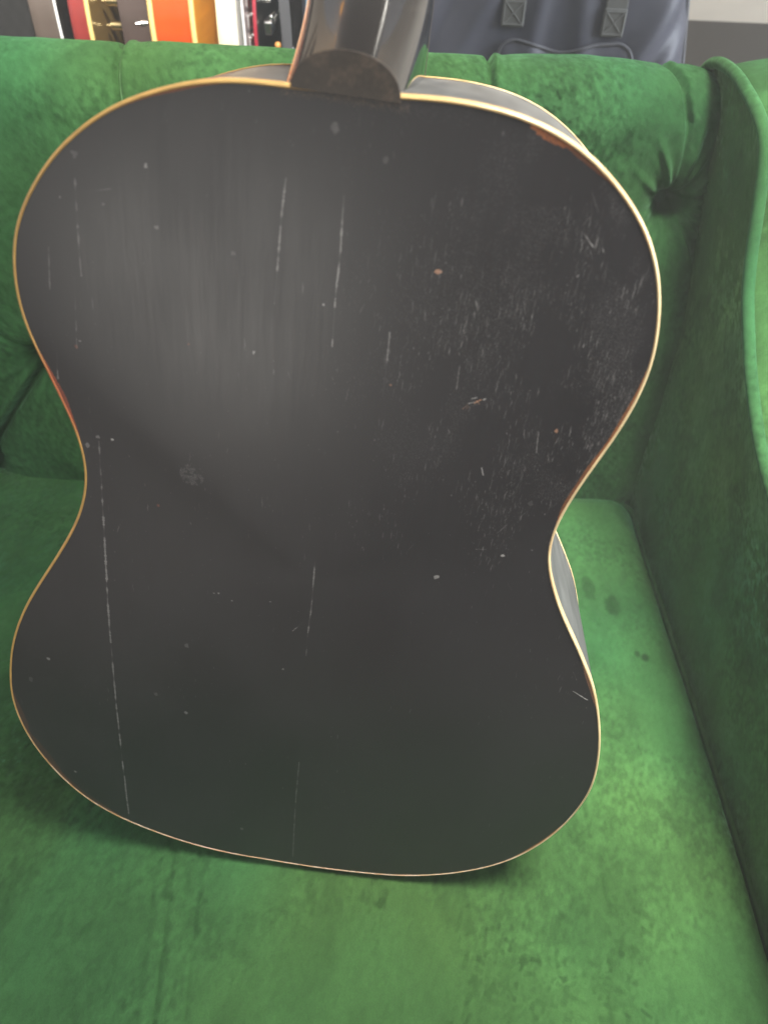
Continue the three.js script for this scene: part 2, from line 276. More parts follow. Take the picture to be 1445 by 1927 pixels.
// ---------------------------------------------------------------- the guitar (lengths in mm in its own frame: u across, v towards the neck, w out of the back)
const OUT = [[-20.8, 167.6], [-37.9, 167.2], [-52.5, 165.0], [-61.8, 162.3], [-71.2, 159.0], [-81.9, 154.2], [-91.1, 148.5], [-98.5, 142.8], [-106.3, 135.8], [-112.3, 128.9], [-117.5, 121.8], [-122.6, 113.8], [-126.0, 106.5], [-128.6, 98.1], [-129.8, 89.6], [-130.3, 78.7], [-129.2, 68.7], [-127.0, 60.4], [-123.9, 51.3], [-120.7, 41.8], [-117.4, 31.9], [-114.6, 22.2], [-112.5, 12.2], [-111.9, 1.3], [-112.7, -9.3], [-115.7, -20.7], [-120.6, -33.5], [-129.1, -49.6], [-138.5, -65.6], [-148.2, -81.6], [-157.5, -98.2], [-165.8, -116.2], [-172.3, -134.7], [-176.7, -153.6], [-179.9, -173.3], [-180.0, -192.2], [-177.0, -213.5], [-170.1, -235.7], [-159.1, -258.2], [-145.0, -277.4], [-127.4, -292.1], [-105.5, -303.6], [-77.1, -313.7], [-48.0, -319.0], [-18.3, -320.0], [20.7, -320.2], [67.0, -316.2], [89.5, -311.0], [112.8, -301.2], [133.4, -288.1], [150.4, -271.4], [163.6, -250.3], [172.4, -228.8], [178.0, -204.5], [180.0, -184.0], [178.3, -164.5], [174.4, -144.4], [169.2, -126.3], [162.8, -108.5], [155.7, -92.6], [148.5, -80.3], [142.2, -69.6], [133.7, -56.6], [124.2, -41.1], [117.7, -28.0], [113.1, -17.0], [110.8, -7.6], [110.5, 2.5], [112.2, 15.3], [117.3, 35.5], [122.6, 53.0], [126.4, 69.6], [127.9, 85.3], [126.7, 99.0], [123.6, 111.8], [119.7, 122.4], [113.7, 133.0], [106.4, 142.1], [97.3, 150.1], [87.8, 157.0], [77.2, 162.5], [66.2, 166.4], [54.0, 168.9], [40.4, 169.9], [28.8, 170.0], [18.2, 169.1]];
const NB = 520;
const outline = (() => {
  let p = new THREE.CatmullRomCurve3(OUT.map(([u, v]) => V(u / 1000, v / 1000, 0)), true, 'centripetal').getSpacedPoints(NB).slice(0, NB).map((q) => [q.x, q.y]);
  for (let k = 0; k < 14; k++) p = p.map((q, i) => { const a = p[(i + NB - 1) % NB], b = p[(i + 1) % NB]; return [0.5 * q[0] + 0.25 * (a[0] + b[0]), 0.5 * q[1] + 0.25 * (a[1] + b[1])]; });
  return p;
})();
const outNormal = outline.map((q, i) => { const a = outline[(i + NB - 1) % NB], b = outline[(i + 1) % NB], dx = b[0] - a[0], dy = b[1] - a[1], l = Math.hypot(dx, dy); const n = [dy / l, -dx / l]; return n; });
{ // make the normals point outwards
  let area = 0; for (let i = 0; i < NB; i++) { const a = outline[i], b = outline[(i + 1) % NB]; area += a[0] * b[1] - a[1] * b[0]; }
  if (area < 0) for (const n of outNormal) { n[0] *= -1; n[1] *= -1; }
}
const offs = (i, d) => [outline[i][0] - outNormal[i][0] * d, outline[i][1] - outNormal[i][1] * d];
const depthAt = (v) => 0.094 + 0.008 * clamp((0.17 - v) / 0.49, 0, 1);
const BASE = V(0, -0.32, -0.102);
const guitar = thing('acoustic_guitar', 'worn black acoustic guitar with cream binding, back outwards, standing on the sofa seat', 'guitar');
{
  const X = V(0.995438, -0.067984, 0.066938), Y = V(0.078651, 0.981883, -0.172406), Z = V(-0.054004, 0.176884, 0.982749), O = V(-0.034638, 0.779248, -0.239849);
  guitar.quaternion.setFromRotationMatrix(new THREE.Matrix4().makeBasis(X, Y, Z));
  guitar.position.copy(O.clone().addScaledVector(X, BASE.x).addScaledVector(Y, BASE.y).addScaledVector(Z, BASE.z));
}
const toG = (g) => { g.translate(-BASE.x, -BASE.y, -BASE.z); return g; };

// the back's wear: scratches along the grain, chips down to the wood, dust, rubbed edges (tenths of a millimetre)
const SCR = [[[-210, 1384, -221, 1246, -224, 1169, -235, 922], 5, 0.17], [[3, 1354, 7, 1162, 3, 979, 5, 781], 5, 0.19], [[-993, 1281, -1005, 1100, -1012, 916], 5, 0.11], [[-1041, 912, -1071, 604], 3, 0.08], [[-1031, 158, -1054, -204], 7, 0.13], [[-1054, -204, -1096, -920], 9, 0.15], [[-1096, -920, -1132, -1723, -1170, -2900], 7, 0.11], [[229, 878, 233, 723, 235, 591], 4, 0.13], [[5, -326, 6, -583, -3, -822], 5, 0.13], [[-3, -814, -5, -997], 3, 0.07], [[0, -1960, -4, -2494, 4, -3102], 4, 0.07], [[-1131, 1013, -1153, 842], 4, 0.09], [[525, 792, 530, 675], 3, 0.08], [[-1166, 565, -1180, 440], 6, 0.1], [[877, 1341, 923, 1300], 3, 0.2], [[944, 1331, 964, 1287], 3, 0.2], [[571, 595, 590, 618], 7, 0.5, 1], [[585, 596, 597, 612], 5, 0.4, 1], [[590, 622, 618, 634], 4, 0.22], [[614, 628, 640, 649], 7, 0.5, 1], [[622, 640, 636, 626], 4, 0.4, 1], [[600, 646, 622, 655], 3, 0.2], [[648, 648, 656, 655], 4, 0.4], [[764, -125, 814, -119], 5, 0.32], [[1462, -994, 1560, -1051], 6, 0.3], [[1427, -853, 1460, -909], 4, 0.2], [[-86, -823, -27, -741], 4, 0.12], [[905, 536, 921, 434], 3, 0.1], [[702, 328, 717, 289], 4, 0.25], [[-961, 1236, -858, 1262], 3, 0.05], [[542, 1047, 572, 967], 3, 0.13]];
const SPOT = [[-721, 1356, 16, 0.4], [-694, 1147, 17, 0.22], [381, 1136, 20, 0.45, 1], [976, 553, 16, 0.4, 1], [-1072, 611, 16, 0.25, 2], [-772, -147, 15, 0.25, 2], [603, -323, 26, 0.3], [896, -142, 16, 0.45], [-964, 180, 14, 0.6], [-668, -1067, 28, 0.1], [-699, -1648, 28, 0.2], [-872, -1519, 26, 0.08], [-314, 709, 14, 0.5], [-41, 947, 9, 0.5], [-46, 1564, 30, 0.09], [139, 1491, 22, 0.07], [-1060, 1204, 8, 0.25], [-895, 1202, 9, 0.2], [-1505, -1375, 24, 0.25], [-1642, -1588, 30, 0.07], [-1491, -2467, 20, 0.25], [-367, -2835, 24, 0.13], [-1089, 125, 24, 0.2], [-1033, 180, 18, 0.2], [258, 656, 10, 0.3, 1], [955, 172, 26, 0.05], [-401, 1095, 16, 0.12], [1025, -92, 9, 0.2], [895, 1190, 9, 0.25], [-588, 702, 9, 0.25, 2], [-984, 1362, 24, 0.1], [-481, -636, 12, 0.3], [-411, -674, 10, 0.3], [-506, -641, 9, 0.25], [-209, -638, 9, 0.3], [-127, -1129, 14, 0.25], [-1055, 640, 9, 0.3]];
const TW = 1536, TH = 2048, TU = 0.384, TV = 0.512, U0 = -0.192, V0 = -0.332;
const backPaint = (() => {
  const c = new Float32Array(TW * TH * 3), q = new Float32Array(TW * TH), r = rng(4242), ppm = TW / TU;
  for (let y = 0; y < TH; y++) for (let x = 0; x < TW; x++) {
    const i = y * TW + x, u = x / ppm, v = y / ppm;
    const grain = vnoise(x / 2.2, y / 46, 0) * 0.6 + vnoise(x / 6, y / 150, 1) * 0.4, bl = fbm(u * 22, v * 16, 4, 2);
    const k = 0.88 + 0.10 * grain + 0.28 * bl;
    c[3 * i] = 0.0195 * k; c[3 * i + 1] = 0.0192 * k; c[3 * i + 2] = 0.0220 * k;
    q[i] = 0.36 + 0.06 * (grain - 0.5) + 0.16 * (bl - 0.5);
  }
  const put = (u, v, a, col, rough = 0.7) => { const x = Math.round((u - U0) * ppm), y = Math.round((v - V0) * ppm); if (x < 0 || y < 0 || x >= TW || y >= TH) return; const i = y * TW + x; for (let k = 0; k < 3; k++) c[3 * i + k] = lerp(c[3 * i + k], col[k], a); q[i] = lerp(q[i], rough, a); };
  const PALE = [0.60, 0.59, 0.58], WOOD = [0.62, 0.33, 0.2], RED = [0.42, 0.13, 0.07];
  const px = 1 / ppm;
  const blot = (u, v, R, a, col, seed, ecc = 1) => { for (let y = -R * 1.8; y <= R * 1.8; y += px) for (let x = -R * 1.8; x <= R * 1.8; x += px) { const th = Math.atan2(y, x), rr = R * (0.62 + 0.75 * vnoise(th * 1.6 + seed * 7.3, seed * 3.1, 0)); if (Math.hypot(x * ecc, y / ecc) < rr) put(u + x, v + y, a * (0.55 + 0.45 * r()), col); } };
  const stroke = (p, w, a, col = PALE) => {
    for (let k = 0; k < p.length - 2; k += 2) { const n = Math.max(2, Math.round(Math.hypot(p[k + 2] - p[k], p[k + 3] - p[k + 1]) / 1.6)); for (let s = 0; s < n; s++) {
      const t = s / n, u = lerp(p[k], p[k + 2], t), v = lerp(p[k + 1], p[k + 3], t), on = vnoise(v / 42 + u / 90, k * 9.1 + w * 3.3, 1), g = sm(0.22, 0.62, on);
      const ww = w * 0.42 * (0.3 + 1.1 * g * (0.4 + 1.2 * vnoise(v / 9, k + w, 2))); for (let d = -ww; d <= ww; d += 1.2) put((u + d + 2.5 * (vnoise(v / 60, 5.5, 2) - 0.5)) / 1e4, v / 1e4, clamp(a * 0.62 * (0.25 + g) * (0.4 + 0.8 * r()), 0, 1), col);
    } }
  };
  for (const [p, w, a, wood] of SCR) stroke(p, w, a, wood ? WOOD : PALE);
  SPOT.forEach(([u, v, R, a, kind = 0], i) => blot(u / 1e4, v / 1e4, R / 1e4 * 0.5, clamp(a * 1.2, 0, 0.95), kind === 1 ? WOOD : kind === 2 ? RED : PALE, i + 1, 0.75 + 0.5 * r()));
  for (let k = 0; k < 2600; k++) { const t = r() * 6.283, d = 0.0058 * Math.sqrt(r()), x = Math.cos(t) * d, y = Math.sin(t) * d; if (fbm(x * 700 + 5, y * 700 + 9, 3, 1) > 0.46) put(-0.0595 + x, 0.0066 + y, 0.07 * r(), PALE); }
  // a field of short scuffs in the lacquer, thick at the upper right bout and thinning out over the rest
  for (let k = 0; k < 20000; k++) {
    const dense = k < 14000;
    let u, v;
    if (dense) { u = lerp(0.0, 0.127, Math.sqrt(r())); v = lerp(-0.03, 0.168, r() ** 0.8); if (fbm(u * 60, v * 45, 3, 2) < 0.44 + 0.22 * r()) continue; }
    else { u = lerp(-0.178, 0.178, r()); v = lerp(-0.318, 0.168, r()); if (fbm(u * 40, v * 30, 3, 1) < 0.46 + 0.24 * r()) continue; }
    const L = 0.0004 + r() ** 5 * (dense ? 0.007 : 0.006), a = (dense ? 0.12 : 0.10) * (0.15 + r() * r() * 1.7), wob = r() * 50, tilt = r() < 0.12 ? 1.4 * (r() - 0.5) : 0.16 * (r() - 0.5), w = r() < 0.25 ? 2 : 1;
    for (let s = 0; s < L; s += px) { const fade = Math.sin(Math.PI * s / L); for (let d = 0; d < w; d++) put(u + d * px + s * tilt + 0.0003 * (vnoise(s * 900, wob, 0) - 0.5), v + s, a * fade * (0.3 + 1.1 * r()), PALE, 0.31); }
  }
  // dust and dulled lacquer, cloudy, at the upper right
  for (let k = 0; k < 60000; k++) { const u = lerp(-0.01, 0.128, Math.sqrt(r())), v = lerp(0.02, 0.168, r()); if (fbm(u * 55 + 3, v * 40, 4, 0) < 0.45 + 0.14 * r()) continue; put(u, v, 0.085 * r(), PALE, 0.31); }
  for (let k = 0; k < 900; k++) put(lerp(-0.024, 0.02, r()), 0.1655 + 0.002 * (r() + r() - 1) - 0.02 * 0, 0.25 * r(), [0.4, 0.28, 0.18], 0.7);
  for (let k = 0; k < 1500; k++) put(lerp(-0.175, 0.175, r()), lerp(-0.315, 0.165, r()), 0.05 + 0.35 * r() ** 4, PALE);
  // lacquer rubbed through to the stained wood along the edge
  const worn = [[0.0690, 0.1606, 0.010, 0.0022, [0.36, 0.11, 0.03]], [0.0790, 0.1545, 0.018, 0.0016, [0.16, 0.055, 0.02]], [0.1269, 0.0597, 0.028, 0.0014, [0.25, 0.09, 0.03]], [0.118, 0.030, 0.026, 0.0013, [0.22, 0.08, 0.03]], [-0.119, 0.037, 0.020, 0.0008, [0.30, 0.06, 0.025]], [-0.168, -0.22, 0.05, 0.0032, [0.10, 0.045, 0.025]], [-0.145, -0.262, 0.04, 0.003, [0.09, 0.042, 0.026]], [0.158, -0.092, 0.02, 0.0012, [0.25, 0.12, 0.07]], [0.165, -0.25, 0.03, 0.0012, [0.22, 0.09, 0.03]], [-0.06, 0.158, 0.02, 0.0005, [0.2, 0.07, 0.03]]];
  for (let i = 0; i < NB; i++) for (const [cu, cv, reach, w, col] of worn) {
    const d = Math.hypot(outline[i][0] - cu, outline[i][1] - cv); if (d > reach) continue;
    const k = 1 - (d / reach) ** 2;
    for (let s = 0; s < 260; s++) { const j = i + r(), a = outline[i], n = outNormal[i], b = outline[(i + 1) % NB], t = j - i, e = 0.0012 + w * k * r() * 1.6 * (0.35 + vnoise(i * 0.22, cu * 900, 1)); put(lerp(a[0], b[0], t) - n[0] * e, lerp(a[1], b[1], t) - n[1] * e, 0.3, col, 0.5); }
  }
  return { c, q };
})();
const backColour = tex(TW, TH, (u, v, x, y) => { const i = 3 * (y * TW + x); return [backPaint.c[i], backPaint.c[i + 1], backPaint.c[i + 2]]; }, true, false);
const backRough = tex(TW, TH, (u, v, x, y) => { const k = backPaint.q[y * TW + x]; return [k, k, k]; }, false, false);
const backBump = tex(512, 1024, (u, v, x, y) => { const k = 0.4 * vnoise(x / 5, y / 60, 0) + 0.6 * fbm(u * 30, v * 24, 3, 1); return [k, k, k]; }, false, false);
const backMat = new THREE.MeshPhysicalMaterial({ map: backColour, roughnessMap: backRough, roughness: 1, bumpMap: backBump, bumpScale: 0.000012, ior: 1.5 });
const blackGloss = new THREE.MeshPhysicalMaterial({ color: new THREE.Color().setRGB(0.018, 0.016, 0.015), roughness: 0.13, clearcoat: 0.8, clearcoatRoughness: 0.06 });
const dustTex = tex(512, 512, (u, v) => { const n = fbm(u * 14, v * 14, 5, 0, 14), s = vnoise(u * 150, v * 30, 1), k = 0.6 + 0.8 * n * s; return [0.125 * k, 0.125 * k, 0.122 * k]; });
const sideMat = new THREE.MeshPhysicalMaterial({ map: dustTex, vertexColors: true, roughness: 0.42 });
const capTex = tex(256, 256, (u, v) => { const n = fbm(u * 6, v * 6, 4, 0, 6), f = vnoise(u * 60, v * 60, 1), k = 0.6 + 0.9 * n * (0.6 + 0.8 * f), c = sm(0.5, 0.72, fbm(u * 9 + 2, v * 9, 4, 1, 9)) * (0.4 + f); return [0.026 * k + 0.022 * c, 0.020 * k + 0.015 * c, 0.016 * k + 0.010 * c]; });
const capMat = new THREE.MeshPhysicalMaterial({ map: capTex, roughness: 0.42 });
const bindMat = new THREE.MeshPhysicalMaterial({ vertexColors: true, roughness: 0.32, ior: 1.5 });
const rosewood = new THREE.MeshStandardMaterial({ color: new THREE.Color().setRGB(0.05, 0.03, 0.022), roughness: 0.5 });
const steel = new THREE.MeshStandardMaterial({ color: new THREE.Color().setRGB(0.75, 0.74, 0.72), metalness: 1, roughness: 0.22 });

const BW = 0.0011;                                                    // binding width
{
  const dome = (t) => 0.0045 * (1 - t * t) * (1 - 0.3 * t);
  const panel = (w0, sign) => grid(NB, 26, (i, j) => {
    const t = Math.sin(Math.PI / 2 * j / 25), p = offs(i, BW - 0.0001), cu = 0, cv = -0.045;
    const u = lerp(cu, p[0], t), v = lerp(cv, p[1], t), w = (sign > 0 ? 0 : -depthAt(v)) + sign * dome(t) + w0;
    return [u, v, w, (u - U0) / TU, (v - V0) / TV];
  }, { closeI: true, flip: sign > 0 });
  part('back_panel', toG(panel(-0.0002, 1)), backMat, guitar);
  part('soundboard', toG(panel(0.0002, -0.2)), blackGloss, guitar);
  part('side_panel', toG(grid(NB, 14, (i, j) => { const [u, v] = outline[i], t = j / 13; return [u - outNormal[i][0] * 0.0002, v - outNormal[i][1] * 0.0002, -lerp(0.004, depthAt(v) - 0.003, t), i * 0.004, t * 0.15, ...(() => { const k = sm(0.022, 0.006, Math.hypot(outline[i][0] + 0.078, outline[i][1] - 0.157)) * sm(0.35, 0.6, fbm(i * 0.14, j * 0.5, 3) + 0.25); return [lerp(1, 4.2, k), lerp(1, 1.5, k), lerp(1, 0.35, k)]; })()]; }, { closeI: true, flip: true, colour: true })), sideMat, guitar);
  const sect = [[0, -0.0042], [-0.0003, -0.004], [-0.0003, -0.0012], [-0.0001, -0.0004], [0.0003, 0.00005], [0.0007, 0.0002], [0.0009, 0.0002], [0.0012, -0.0001], [0.0013, -0.001]];
  const bind = (front) => grid(NB, sect.length, (i, j) => {
    const [d, h] = sect[j], p = offs(i, d), v = p[1], w = front ? -depthAt(v) - h : h;
    let col = [0.50, 0.33, 0.13];
    const n = fbm(i * 0.16, j * 0.4 + 3, 3), f = vnoise(i * 0.9, j * 0.8, 1), [u] = outline[i];
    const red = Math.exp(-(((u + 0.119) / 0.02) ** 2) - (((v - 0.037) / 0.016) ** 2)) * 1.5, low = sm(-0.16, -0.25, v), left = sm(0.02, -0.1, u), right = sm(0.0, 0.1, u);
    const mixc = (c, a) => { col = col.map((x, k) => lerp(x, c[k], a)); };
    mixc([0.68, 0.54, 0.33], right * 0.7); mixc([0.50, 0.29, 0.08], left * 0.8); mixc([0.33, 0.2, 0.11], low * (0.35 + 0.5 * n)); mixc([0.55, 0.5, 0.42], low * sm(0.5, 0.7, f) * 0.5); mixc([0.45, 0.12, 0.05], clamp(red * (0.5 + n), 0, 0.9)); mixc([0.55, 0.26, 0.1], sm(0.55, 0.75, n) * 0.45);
    return [p[0], p[1], w, i * 0.01, j * 0.1, ...col.map((x) => x * (0.82 + 0.36 * f * 1))];
  }, { closeI: true, flip: !front, colour: true });
  // the back binding stops at both sides of the heel
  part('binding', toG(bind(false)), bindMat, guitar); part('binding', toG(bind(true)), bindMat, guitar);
}
// heel and neck: one surface whose rounded back rises into the heel; the heel's end is cut flat and capped
const NU = -0.0045, FRONT = -0.097, VJ = 0.1665;
{
  const half = (v) => lerp(0.0248, 0.0212, sm(0.17, 0.7, v));
  const ridge = (v) => { const t = clamp((v - VJ) / 0.075, 0, 1); return lerp(0.012, -0.0725, 1 - (1 - t) ** 2.3); };
  const halfBack = (v) => lerp(0.86, 1, sm(VJ, VJ + 0.03, v));
  const K = 61, vs = []; for (let i = 0; i < 90; i++) vs.push(VJ - 0.001 + 0.085 * (i / 89) ** 1.3); for (let i = 1; i <= 30; i++) vs.push(lerp(VJ + 0.084, 0.56, i / 30));
  const g = grid(K, vs.length, (i, j) => {
    const v = vs[j], f = Math.PI * i / (K - 1), r = ridge(v), deep = r - FRONT - 0.006, cx = Math.cos(f), sx = Math.sin(f);
    const e = 0.52, uu = Math.sign(cx) * Math.abs(cx) ** e, ww = sx ** (deep > 0.05 ? 0.9 : 0.95);
        const w = Math.min(FRONT + 0.006 + deep * ww, -0.0016);
    return [NU + half(v) * uu * 1, v, w, v, i * 0.002];
  });
  const neck = part('neck', toG(g), blackGloss, guitar);
  // heel cap: the half-round plate on the end of the heel
  const s = new THREE.Shape(); s.moveTo(-0.0186, 0.1668); 
  for (let i = 0; i <= 24; i++) { const t = Math.PI * (1 - i / 24); s.lineTo(0.0184 * Math.sign(Math.cos(t)) * Math.abs(Math.cos(t)) ** 0.95, 0.1668 + 0.0126 * Math.sin(t) ** 0.95); }
  s.lineTo(0.0186, 0.1668); s.closePath();
  const cg = new THREE.ExtrudeGeometry(s, { depth: 0.0014, bevelEnabled: true, bevelSize: 0.0003, bevelThickness: 0.0003, bevelSegments: 2, curveSegments: 24 }); cg.translate(-0.0017, 0, -0.0013);
  { const uv = cg.attributes.uv, p = cg.attributes.position; for (let i = 0; i < uv.count; i++) uv.setXY(i, p.getX(i) * 22, p.getY(i) * 22); }
  part('heel_cap', toG(cg), capMat, guitar);
  const fb = grid(2, 2, () => [0, 0, 0]);
  const fs = new THREE.Shape(); fs.moveTo(-0.0252, 0.02); fs.lineTo(0.0252, 0.02); fs.lineTo(0.0218, 0.56); fs.lineTo(-0.0218, 0.56); fs.closePath();
  const fg = new THREE.ExtrudeGeometry(fs, { depth: 0.0062, bevelEnabled: true, bevelSize: 0.0006, bevelThickness: 0.0006, bevelSegments: 2 }); fg.translate(NU, 0, FRONT - 0.0005);
  part('fingerboard', toG(fg), rosewood, guitar);
  const hs = new THREE.Shape(); hs.moveTo(-0.0215, 0); hs.lineTo(0.0215, 0); hs.lineTo(0.036, 0.03); hs.lineTo(0.033, 0.17); hs.quadraticCurveTo(0, 0.185, -0.033, 0.17); hs.lineTo(-0.036, 0.03); hs.closePath();
  const hg = new THREE.ExtrudeGeometry(hs, { depth: 0.014, bevelEnabled: true, bevelSize: 0.001, bevelThickness: 0.001, bevelSegments: 2 }); hg.rotateX(-0.24); hg.translate(NU, 0.557, FRONT + 0.004);
  part('headstock', toG(hg), blackGloss, guitar);
  fb.dispose();
}
// ---------------------------------------------------------------- behind the sofa
// a bench carries the guitars; each guitar stands on edge, its rim towards the sofa and its front turned to the right
const BX = (px) => -0.517 + px * 0.000655;
const benchMat = new THREE.MeshStandardMaterial({ color: new THREE.Color().setRGB(0.05, 0.04, 0.033), roughness: 0.6 });
const bench = thing('display_bench', 'dark wooden bench under the row of guitars behind the sofa', 'bench', [-0.5, 0, -1.3]);
part('bench_top', rbox(1.0, 0.03, 0.56, 0.004, [0, 0.645, 0]), benchMat, bench);
for (const x of [-0.46, 0.46]) for (const z of [-0.24, 0.24]) part('leg', rbox(0.045, 0.63, 0.045, 0.004, [x, 0.315, z]), benchMat, bench);
const gloss = (r, g, b, rough = 0.12) => new THREE.MeshPhysicalMaterial({ color: new THREE.Color().setRGB(r, g, b), roughness: rough, clearcoat: 0.8, clearcoatRoughness: 0.06 });
const grainTex = (r, g, b, s) => tex(256, 256, (u, v) => { const n = fbm(u * 3, v * 30, 4, s % 3, 0x100000), f = fbm(u * 5, v * 5, 3, 1, 5), k = 0.75 + 0.3 * n + 0.25 * f; return [r * k, g * k, b * k]; });
const glossMap = (map, rough = 0.14) => new THREE.MeshPhysicalMaterial({ map, roughness: rough, clearcoat: 0.7, clearcoatRoughness: 0.08 });
const creamBind = new THREE.MeshPhysicalMaterial({ color: new THREE.Color().setRGB(0.82, 0.58, 0.2), roughness: 0.3 });
const whiteBind = new THREE.MeshPhysicalMaterial({ color: new THREE.Color().setRGB(0.85, 0.83, 0.78), roughness: 0.25 });
const gold = new THREE.MeshStandardMaterial({ color: new THREE.Color().setRGB(0.85, 0.66, 0.32), metalness: 1, roughness: 0.25 });
const blackMatte = new THREE.MeshStandardMaterial({ color: new THREE.Color().setRGB(0.015, 0.014, 0.014), roughness: 0.6 });
const NO = 200, bodyLine = (k, s = 1) => { const p = []; for (let i = 0; i < NO; i++) { const f = i / NO * NB, a = outline[Math.floor(f)]; p.push([a[0] * s * k, (a[1] + 0.3202) * s]); } return p; };
// own frame: x = along the front's normal, y up, z towards the sofa (the near rim at z = +half width)
function sideGuitar(label, o) {
  const t = thing(o.name ?? 'display_guitar', label, 'guitar', [0, 0.66, 0], o.group);
  const L = bodyLine(o.wide ?? 1, o.size ?? 0.92), T = o.depth, zc = Math.max(...L.map((p) => p[0]));
  t.position.set(o.x - zc * Math.sin(o.turn), 0.66, -1.06 - zc * Math.cos(o.turn)); t.rotation.y = o.turn;
  const rim = grid(NO, 8, (i, j) => { const e = j / 7, r = 0.004, inn = (j === 0 || j === 7) ? 0.002 : 0; return [lerp(-T, 0, e), L[i][1] * (1) + inn * 0, L[i][0] * (1 - inn / 0.18), e * 0.3, i / NO * 3]; }, { closeI: true });
  part('rim', rim, o.rim, t);
  const face = (x, dome) => grid(NO, 10, (i, j) => { const q = Math.sin(Math.PI / 2 * j / 9); return [x + dome * (1 - q * q), lerp(0.19, L[i][1], q), L[i][0] * q * 0.995, L[i][0] * q * 3, lerp(0.19, L[i][1], q) * 3]; }, { closeI: true });
  part('front', face(0.0002, 0.004), o.front, t); part('back', face(-T - 0.0002, -0.003), o.back ?? o.rim, t);
  const bind = (x, m) => part('binding', tube(L.filter((_, i) => i % 2 === 0).map(([z, y]) => V(x, y, z * 0.998)), o.bindR ?? 0.0032, 200, 6, true), m, t);
  if (o.bindFront) bind(-0.001, o.bindFront); if (o.bindBack) bind(-T + 0.001, o.bindBack);
  const top = Math.max(...L.map((p) => p[1]));
  part('neck', [rbox(0.024, 0.42, 0.048, 0.008, [-0.004, top + 0.19, 0]), rbox(0.014, 0.17, 0.07, 0.005, [-0.01, top + 0.48, 0])], o.neck ?? rosewood, t);
  return { t, zc, T, L };
}
function knob(p, x, y, z, mat, len = 0.014, r = 0.0065) { const g = new THREE.CylinderGeometry(r * 0.86, r, len, 20); g.rotateZ(-Math.PI / 2); g.translate(x + len / 2, y, z); const s = new THREE.CylinderGeometry(0.0025, 0.0025, 0.012, 8); s.rotateZ(-Math.PI / 2); s.translate(x, y, z); return part('knob', [g, s], mat, p); }
const G = 'guitars standing on edge behind the sofa';
{ // black guitar with a pale binding line, at the far left
  const a = sideGuitar('black guitar with thin white binding line, left of the dark red guitar', { x: BX(97), depth: 0.02 + 0.000655 * 18, rim: glossMap(grainTex(0.10, 0.075, 0.06, 0), 0.3), front: gloss(0.012, 0.011, 0.011), bindFront: whiteBind, bindR: 0.0017, turn: 0.27, group: G });
  knob(a.t, 0.006, 0.16, 0.12, steel, 0.012, 0.004);
}
{ // deep red rim, cream binding, tan top, gold knobs
  const a = sideGuitar('dark red guitar with cream binding, tan front and gold knobs', { x: BX(157), depth: 0.024, rim: glossMap(grainTex(0.26, 0.035, 0.03, 1), 0.25), front: glossMap(grainTex(0.24, 0.15, 0.045, 2), 0.3), bindFront: creamBind, bindR: 0.0030, turn: 0.06, group: G });
  for (const [y, z] of [[0.128, 0.115], [0.155, 0.117], [0.185, 0.11]]) knob(a.t, 0.012, y, z, gold, 0.02, 0.0055);
}
{ // dark brown archtop rim behind the knobs
  const a = sideGuitar('dark brown glossy guitar between the gold knobs and the orange guitar', { x: BX(276), depth: 0.036, rim: glossMap(grainTex(0.065, 0.045, 0.038, 0), 0.16), front: gloss(0.03, 0.015, 0.01), turn: 0.31, group: G });
  knob(a.t, -0.012, 0.142, a.zc - 0.003, steel, 0.008, 0.004);
}
{ // orange flat top: both bindings, yellow front
  sideGuitar('bright orange acoustic guitar with yellow front and cream binding', { x: BX(358), depth: 0.0535, rim: glossMap(grainTex(0.52, 0.075, 0.01, 1), 0.16), front: glossMap(grainTex(0.82, 0.40, 0.03, 2), 0.2), bindFront: creamBind, bindBack: creamBind, bindR: 0.0034, turn: 0.03, size: 0.95, group: G });
}
{ // cream guitar with white plate
  const a = sideGuitar('cream guitar with a white front plate, chrome fittings and red edge', { x: BX(441), depth: 0.0245, rim: gloss(0.84, 0.72, 0.46, 0.25), front: gloss(0.8, 0.79, 0.74, 0.2), turn: 0.05, group: G });
  const plate = part('plate', rbox(0.003, 0.20, 0.12, 0.001, [0.006, 0.17, 0.085]), gloss(0.8, 0.81, 0.8, 0.2), a.t);
  for (const y of [0.115, 0.138, 0.162]) { const s = part('screw_plate', rbox(0.004, 0.016, 0.02, 0.0018, [0.009, y, 0.105]), steel, a.t); knob(a.t, 0.010, y + 0.006, 0.1, steel, 0.008, 0.003); void s; }
  part('plate_edge', rbox(0.004, 0.20, 0.012, 0.001, [0.010, 0.17, 0.02]), gloss(0.3, 0.02, 0.03, 0.2), a.t);
  void plate;
}
{ // black guitar with bridge and tremolo arm
  const a = sideGuitar('black guitar with red edge, chrome bridge and tremolo arm', { x: BX(480), depth: 0.005, rim: gloss(0.32, 0.025, 0.04, 0.2), front: gloss(0.014, 0.013, 0.013, 0.3), turn: 0.0, group: G });
  part('bridge', [rbox(0.012, 0.016, 0.03, 0.003, [0.010, 0.138, 0.128]), rbox(0.006, 0.006, 0.024, 0.002, [0.014, 0.149, 0.128])], steel, a.t);
  part('tremolo_arm', tube([V(0.014, 0.140, 0.13), V(0.022, 0.152, 0.134), V(0.036, 0.178, 0.138), V(0.05, 0.215, 0.14)], 0.0026, 40, 8), steel, a.t);
  knob(a.t, 0.004, 0.166, 0.13, steel, 0.010, 0.003);
}
{ // blue-grey guitar rim beside the neck
  sideGuitar('blue grey guitar rim just left of the black neck', { x: BX(598), depth: 0.014, rim: gloss(0.12, 0.2, 0.26, 0.35), front: gloss(0.03, 0.05, 0.07, 0.3), turn: 0.15, group: G });
}
